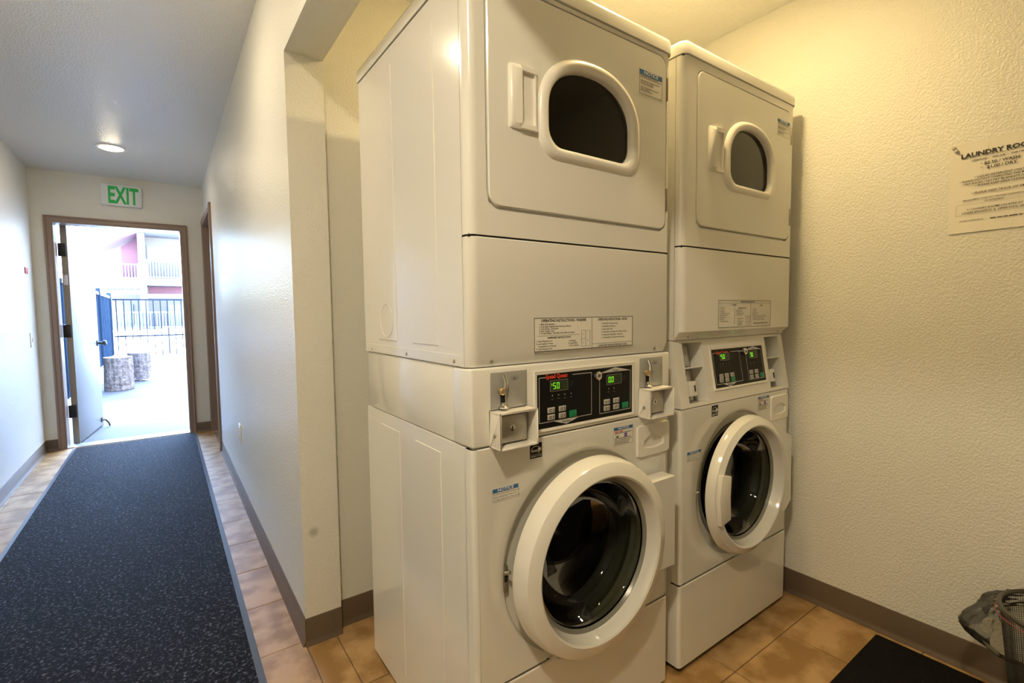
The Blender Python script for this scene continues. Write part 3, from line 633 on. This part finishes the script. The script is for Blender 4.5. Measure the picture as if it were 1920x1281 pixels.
for i, s in enumerate(('1. Open Dispenser Door', '2. Load Supplies in Proper', '    Compartment (as Indicated)', '3. Close Dispenser Door', '', 'A. Liquid Detergent', '    (if used)', 'B. Powder Detergent', 'C. Liquid Bleach', 'D. Fabric Softener')): md.text(s, .005, (.294 if i < 5 else .305, y, 1.152-.0056*i), bold=.01, sx=.8)
for i, s in enumerate(('1. Load Laundry', '2. Close Door', '3. Select Heat Setting', '4. Insert Payment', '5. To Start Dryer - Press Start (Door Must be Closed)', '6. To Stop Dryer During Cycle - Open Door', '7. To Restart Dryer - Close Door and Press Start')): mc.text(s, .0052, (.402, y, 1.155-.0062*i), bold=.01, sx=.8)
mq = MB().text('CLEAN LINT FILTER AFTER EACH LOAD', .0062, (.458, y, 1.1045), align='CENTER', bold=.025, sx=.9)
mb.build('washer_lettering', ink, o); mc.build('dryer_lettering', ink, o); md.build('dispenser_lettering', ink, o); mq.build('lint_lettering', ink, o)
dn = [.85, 1.0, 0.0, .9, .62, .6, 0.0, .85, .45, .55, 0.0]
sticker_note(A1, 'dryer_notice', .539, 1.808, .096, .064, -.003, 'NOTICE', dn, .014)
sticker_note(A2, 'dryer_notice', .546, 1.839, .090, .058, -.003, 'NOTICE', dn, .012)
for R_, x, z in ((A1, .049, .759), (A2, .031, .713)): sticker_note(R_, 'door_notice', x, z, .073, .031, 0, 'NOTICE', ['DOOR LOCK LIGHT must go out', 'before attempting to open door.', 'To open, push door in then pull out.'], .0105)
for R_, x, z in ((A1, .443, .840), (A2, .453, .840)):
    o = sticker_note(R_, 'detergent_notice', x, z, .077, .051, 0, 'NOTICE', [0.0, .95, 0.0, 0.0, .95, 1.0, .85, .8], .010)
    MB().box(x+.042, x+.053, -.0009, -.0004, z-.031, z-.020).build('purple_mark', purpleink, o)
    MB().box(x+.008, x+.020, -.0009, -.0004, z-.030, z-.0295).box(x+.008, x+.0085, -.0009, -.0004, z-.030, z-.021).box(x+.0195, x+.020, -.0009, -.0004, z-.030, z-.021).box(x+.011, x+.017, -.0009, -.0004, z-.029, z-.025).build('machine_print', ink, o)
    mb = MB(); strokes(mb, (x+.004, -.0009, z-.0148), .032, .0042, 5); mb.build('red_lettering', redink, o)
energy_sticker(A1, .157, .8435, 0); energy_sticker(A2, .162, .843, 0)

# ---------------------------------------------------------------- posted notice on the side wall
np_ = empty('posted_notice', (XR, .352, 1.522)); tag(np_, 'white printed paper notice pinned to the yellowish wall beside the machines', 'notice')
np_.rotation_euler.x = math.radians(-1.0)
MB().loft([[(-.0008-.003*(abs(v)**2), -u*.108, v*.1365) for u in [(-1+i/4) for i in range(9)]] for v in [(-1+j/4) for j in range(9)]], closed=False).build('sheet', paper, np_, smooth=60)
XT, YT = (0, -1, 0), (0, 0, 1)
def nt_(mb, s, size, yy, zz, al='LEFT', **k): return mb.text(s, size, (-.0048, yy-.352, zz-1.522), XT, YT, al, **k)
mb = MB(); nt_(mb, 'LAUNDRY ROOM', .0185, .352, 1.613, 'CENTER', bold=.03, sx=1.1); mb.box(-.0049, -.0047, -.078, .076, .0885, .0893)
nt_(mb, 'OPEN/DAILY   10:00 A.M.  -  10:00 P.M.', .0062, .352, 1.599, 'CENTER', bold=.02, sx=1.1, shear=.2)
nt_(mb, '$2.50 / WASH', .0115, .342, 1.583, 'CENTER', bold=.02, sx=1.1); nt_(mb, '$1.00 / DRY', .0115, .342, 1.570, 'CENTER', bold=.02, sx=1.1)
for zz in (1.585, 1.573): nt_(mb, '>', .009, .388, zz)
for i, s in enumerate(('\u2022 LIQUID DETERGENT ONLY', '\u2022 PLEASE DO NOT OVERLOAD THE MACHINES', '\u2022 NO SHOES / NO PET BLANKETS OR RUGS', '\u2022 PLEASE KEEP AREA CLEAN')): nt_(mb, s, .0078, .347, 1.5475-.0088*i, 'CENTER', bold=.015, sx=1.08, shear=.15)
nt_(mb, '\u2022 (PLEASE KEEP TRACK OF TIME!!', .0082, .345, 1.500, 'CENTER', bold=.015, sx=1.05, shear=.3)
nt_(mb, '\u2022 MANAGEMENT DOES NOT PROVIDE CHANGE/QUARTERS', .0058, .352, 1.4815, 'CENTER', bold=.015, shear=.2); nt_(mb, 'OR DETERGENT', .0058, .357, 1.473, 'CENTER', bold=.015, shear=.2)
nt_(mb, '2 / LAUNDRY ROOMS LOCATED AT', .0075, .356, 1.4525, 'CENTER', bold=.015); nt_(mb, 'LOWER SPA/OFFICE  &  UPPER POOL AREA', .0075, .356, 1.4425, 'CENTER', bold=.015)
for a in ((.09, -.09, -.0515, -.0511), (.09, -.09, -.0835, -.0831)): mb.box(-.0049, -.0047, a[1], a[0], a[2], a[3])
for yy in (.0896, -.09): mb.box(-.0049, -.0047, yy, yy+.0004, -.0835, -.0511)
nt_(mb, 'OWNED & OPERATED BY', .0048, .4335, 1.4195, bold=.015); strokes(mb, (-.0048, .012, -.1025), .092, .0042, 9, XT, YT)
mb.build('lettering', ink, np_)
for yy, zz in ((.449, 1.650), (.443, 1.640)):
    tk = MB().lathe(0, 0, [(.0045, 0), (.0055, -.003), (.003, -.006), (.004, -.010)], 14, False, True).build('push_pin', M('pin', (.62, .60, .55), .2), np_)
    tk.matrix_local = Matrix.Translation((-.004, yy-.352, zz-1.522)) @ Matrix.Rotation(-math.pi/2, 4, 'Z')

# ---------------------------------------------------------------- waste bin with liner
BN = empty('waste_bin', (1.868, .127, .0088)); tag(BN, 'black wire mesh waste bin with clear liner against the notice wall', 'bin')
nu, nv = 130, 62
mb = MB(); mb.lathez(0, 0, [(.113+(.149-.113)*j/nv, .012+.318*j/nv) for j in range(nv+1)], nu)
wm = mb.build('mesh_wall', M('bin_wire', (.05, .05, .045), .4, metal=.6), BN); wf = wm.modifiers.new('wire', 'WIREFRAME'); wf.thickness = .0015; wf.use_even_offset = False
MB().lathez(0, 0, [(.0, .010), (.112, .010), (.114, .0), (.116, .012), (.112, .014), (0, .014)], 48).build('base', blk, BN)
L = [[((.150+.006*math.cos(b))*math.cos(a), (.150+.006*math.cos(b))*math.sin(a), .333+.006*math.sin(b)) for b in [2*math.pi*k/10 for k in range(10)]] for a in [2*math.pi*i/64 for i in range(65)]]
MB().loft(L).build('rim', M('bin_rim', (.13, .12, .10), .35, metal=.7), BN)
random.seed(3)
nz = [[random.uniform(-1, 1) for _ in range(97)] for _ in range(26)]
rows = []
for j in range(26):
    t = j/25; row = []
    for i in range(96):
        a = 2*math.pi*i/96; side = max(0, math.cos(a-math.radians(125)))**3
        out = .158+.004*nz[j][i]+side*(.072*math.sin(math.pi*min(1, t*1.02))**.7+.008*math.sin(9*a+5*t))+.006*math.sin(7*a)*t
        zz = .342-.10*t*(.75+.55*side)+.006*math.sin(5*a+2)*t
        if t < .12: out = .146+.012*t/.12
        row.append((out*math.cos(a), out*math.sin(a), zz))
    rows.append(row)
MB().loft(rows).build('liner_bag', film, BN, smooth=180)
MB().tube([((.158)*math.cos(a), .158*math.sin(a), .318+.004*math.sin(3*a)) for a in [math.radians(80+170*i/30) for i in range(31)]], .0012, 6).build('tie_string', M('tie_red', (.55, .08, .07), .5), BN)

# ---------------------------------------------------------------- outside
struct('ground_patio', MB().box(-9, 9, YE+.14, 13.2, -.06, -.006), M('concrete', (.088, .084, .084), .75, noise=(2.2, 8, .2), col2=(.058, .055, .055), bump=(25, .25, .01)))
snow_m = M('snow', (.88, .89, .91), .65, bump=(9, .5, .05))
def field(mb, x0, x1, y0, y1, nx, ny, fn):
    return mb.loft([[(x0+(x1-x0)*i/nx, y0+(y1-y0)*j/ny, fn(x0+(x1-x0)*i/nx, y0+(y1-y0)*j/ny)) for i in range(nx+1)] for j in range(ny+1)], closed=False)
def snow_z(x, y):
    e = max(0, min(1, (y-12.0-.5*math.sin(x*1.3)-.8*max(0, x))/1.6)); return min(.45, -.03+e*(.10+.07*math.sin(x*1.7+y)*math.cos(y*1.1)+.02*(y-12)))
def mound_z(x, y):
    r = math.hypot((x+.50)/.55, (y-11.95)/.70); return max(-.05, .64*math.exp(-r*r*1.25)+.03*math.sin(9*x)*math.cos(7*y)-.02) if r < 1.75 else -.06
struct('ground_snow', field(field(MB(), -9, 14, 11.5, 60, 92, 140, snow_z), -1.02, .9, 10.9, 13.4, 40, 44, mound_z), snow_m, smooth=180)
bark_m = M('bark', (.30, .235, .20), .9, noise=(16, 6, .2), col2=(.10, .075, .065), bump=(22, 1, .03))
wood_m = M('cut_wood', (.62, .52, .40), .7, noise=(14, 3, .3))
def stump(x, y, r, h, label, seed):
    rnd = random.Random(seed); o = empty('log_stump', (x, y, 0)); tag(o, label, 'stump', 'log stumps on the patio')
    ph = [rnd.uniform(0, 6.28) for _ in range(6)]
    def rad(a, t): return r*(1+.035*math.sin(3*a+ph[0])+.03*math.sin(7*a+ph[1]+t)+.022*math.sin(17*a+ph[2]+3*t)+.015*math.sin(31*a+ph[3]-4*t)+.05*(1-t)**4)
    loops = [[(rad(2*math.pi*i/96, t)*math.cos(2*math.pi*i/96), rad(2*math.pi*i/96, t)*math.sin(2*math.pi*i/96), h*t) for i in range(96)] for t in [j/10 for j in range(11)]]
    MB().loft(loops, True, False).build('bark', bark_m, o, smooth=50)
    top = [[(p[0]*s, p[1]*s, h+dz) for p in loops[-1]] for s, dz in ((1, 0), (.93, .004), (.5, .006))]
    MB().loft(top, False, True).build('cut_face', wood_m, o); return o
stump(-.625, 9.87, .178, .515, 'short bark-covered log stump standing in front beside the blue fence panels', 1)
stump(-.40, 11.08, .165, .50, 'second bark-covered log stump behind the first against the snow mound', 2)
struct('wall_sun_blocker', MB().box(2.6, 3.0, YE+.14, 16.6, 0, 5.0), M('sun_blocker_paint', (.55, .50, .46), .8))  # unseen wall, added only to keep the sun off the patio and fence panels
# fence: solid panels along the side, bars across
fence_m = M('fence_blue', (.018, .03, .05), .7, spec=.0); bar_m = M('fence_bar', (.01, .013, .02), .5, spec=.2)
FP = empty('panel_fence', (-1.08, 12, 0)); tag(FP, 'dark blue solid panel fence running along the patio side', 'fence')
for y0, y1 in ((-3.5, -1.5), (-1.4, .9), (1.0, 3.4)):
    pn = MB().box(-.012, .012, y0, y1, .08, 1.62).build('panel', fence_m, FP)
    for k in range(8): MB().box(.012, .02, y0+.05+(y1-y0-.1)*k/7-.012, y0+.05+(y1-y0-.1)*k/7+.012, .1, 1.6).build('rib', fence_m, pn)
    MB().box(-.03, .03, y0, y1, 1.60, 1.66).build('rail', bar_m, FP)
for yy in (-1.45, .95, 3.45): MB().box(-.045, .045, yy-.045, yy+.045, 0, 1.74).build('post', fence_m, FP, bevel=.005)
MB().box(-.06, .10, -3.5, 3.5, -.01, .08).build('kerb', M('kerb', (.66, .66, .66), .8), FP)
FB = empty('bar_fence', (0, 15.5, 0)); tag(FB, 'dark metal bar fence crossing the far end of the patio', 'fence')
bar = MB().box(-.011, .011, -.011, .011, .10, 1.58).mesh('bar', bar_m)
for i in range(58): o = bpy.data.objects.new('bar', bar); o.location = (-.95+.148*i, 0, 0); link(o, FB)
for z in (.12, .66, 1.575): MB().box(-1.02, 7.6, -.018, .018, z-.02, z+.02).build('rail', bar_m, FB)
for x in (1.4, 3.9, 6.4): MB().box(x-.03, x+.03, -.03, .03, -.05, 1.66).build('post', bar_m, FB)
tb = empty('picnic_table', (.55, 17.2, .1)); tag(tb, 'small snowy picnic table standing behind the bar fence', 'table')
MB().box(-.6, .7, -.4, .4, .70, .75).build('table_top', M('table_wood', (.34, .30, .30), .7), tb, bevel=.01)
for s in (-.65, .65): MB().box(-.6, .7, s-.14, s+.14, .40, .44).build('bench', MATS['table_wood'], tb)
for s in (-.45, .55): MB().extr([(-.7, 0), (-.62, 0), (.05, .7), (-.05, .7)], s-.03, s+.03, 'x').extr([(.7, 0), (.62, 0), (-.05, .7), (.05, .7)], s-.03, s+.03, 'x').build('leg', MATS['table_wood'], tb)
# apartment building across the court
BY = 36.0
BD = empty('apartment_building', (0, BY, 0)); tag(BD, 'pale pink apartment building with white balconies across the snowy court', 'building')
pk = M('pink_siding', (.095, .036, .055), .8); cream = M('cream_siding', (.085, .081, .081), .8); wt = M('white_trim', (.073, .073, .081), .6); wg = M('far_glass', (.07, .09, .115), .4)
MB().box(-1.0, 9, 0, 6, 0, 6.1).build('wall', cream, BD)
MB().box(-9, -1.0, 1.6, 5, 0, 2.5).build('wing', cream, BD)
for k in range(24): MB().box(-.62+.07*k, -.605+.07*k, -.012, 0, 2.42, 2.93).build('siding_batten', M('pink_dark', (.078, .029, .043), .8), BD)
MB().box(-.66, 8, -.008, 0, 2.4, 2.95).build('siding_panel', pk, BD)
MB().box(-1.02, -.70, -1.78, 0, 0, 5.79).build('pilaster', wt, BD)
MB().extr([(-1.02, 5.78), (-1.02, 3.4), (-1.85, 3.4), (-1.85, 5.1)], -.3, -.2, 'y').build('stair_screen', pk, BD)
MB().add([(-2.75, -1.9, 4.98), (-1.0, -1.9, 5.78), (-1.0, 1.8, 5.78), (-2.75, 1.8, 4.98), (-2.75, -1.9, 5.3), (-1.0, -1.9, 6.1), (-1.0, 1.8, 6.1), (-2.75, 1.8, 5.3)], [(0, 1, 2, 3), (4, 7, 6, 5), (0, 4, 5, 1), (1, 5, 6, 2), (2, 6, 7, 3), (3, 7, 4, 0)]).build('stair_roof', pk, BD)
MB().box(-1.2, 9.2, -2.2, 6.2, 5.8, 6.2).build('roof', wt, BD)
for x0, x1, z0, z1 in ((-.66, .80, 4.30, 5.32), (2.2, 3.9, 4.30, 5.32), (.2, 1.5, .5, 1.9), (-2.3, -1.5, .7, 1.9)):
    yy = 1.58 if x1 < -1 else -.02
    wn = MB().box(x0, x1, yy-.03, yy+.02, z0, z1).build('window', wt, BD)
    for a, b in ((x0+.07, (x0+x1)/2-.03), ((x0+x1)/2+.03, x1-.07)): MB().box(a, b, yy-.04, yy-.03, z0+.07, z1-.07).build('pane', wg, wn)
def balcony(x0, x1, zf, zr, yy):
    b = MB().box(x0, x1, yy, yy+1.6, zf-.38, zf).build('balcony', wt, BD)
    MB().box(x0, x1, yy, yy+.07, zr-.08, zr).build('hand_rail', wt, b); MB().box(x0, x1, yy, yy+.06, zf+.06, zf+.12).build('foot_board', wt, b)
    p = MB(); n = int((x1-x0)/.135)
    for k in range(n+1): xx = x0+(x1-x0)*k/n; p.box(xx-.025, xx+.025, yy+.01, yy+.05, zf, zr-.05)
    p.build('picket_row', wt, b)['kind'] = 'stuff'
    for xx in (x0, (x0+x1)/2, x1): MB().box(xx-.06, xx+.06, yy-.02, yy+.1, zf-.38, zr+.02).build('rail_post', wt, b)
balcony(-2.62, -1.08, 3.08, 4.12, -1.2); balcony(-.64, 3.2, 3.28, 4.36, -1.6); balcony(-2.4, 3.4, .45, 1.42, -1.9)
MB().box(-.69, 8, -1.58, -1.4, 2.18, 2.42).build('beam', wt, BD)
for x in (3.4,): MB().box(x-.12, x+.12, -1.6, -1.36, 0, 2.2).build('column', wt, BD)
# neighbouring pale wall and a tree
NB = empty('neighbour_house', (-3.9, 19, 0)); tag(NB, 'plain off-white house corner rising behind the panel fence', 'building')
MB().box(-3, 1.25, 0, 5, 0, 5.2).build('wall', cream, NB); MB().box(-3.3, 1.5, -.3, 5.3, 5.2, 5.45).build('eave', wt, NB)
MB().box(1.15, 1.27, -.03, .0, 0, 5.2).build('corner_board', wt, NB)
random.seed(11)
TR = empty('tree', (-3.7, 46.5, 0)); tag(TR, 'pale green leafy tree showing between the two buildings', 'tree')
MB().tube([(0, 0, 0), (.1, 0, 2), (0, .1, 4), (.2, 0, 6)], [.22, .18, .14, .06]).build('trunk', bark_m, TR)
mb = MB()
for _ in range(1800):
    p = Vector((random.gauss(0, .95), random.gauss(0, .9), random.gauss(4.6, 1.1))); a = Vector((random.uniform(-1, 1), random.uniform(-1, 1), random.uniform(-1, 1))).normalized(); b = a.orthogonal().normalized()*.09; a = a*.16
    mb.add([p-a, p+b, p+a, p-b], [(0, 1, 2, 3)])
mb.build('foliage', M('leaf', (.30, .36, .20), .6), TR)['kind'] = 'stuff'
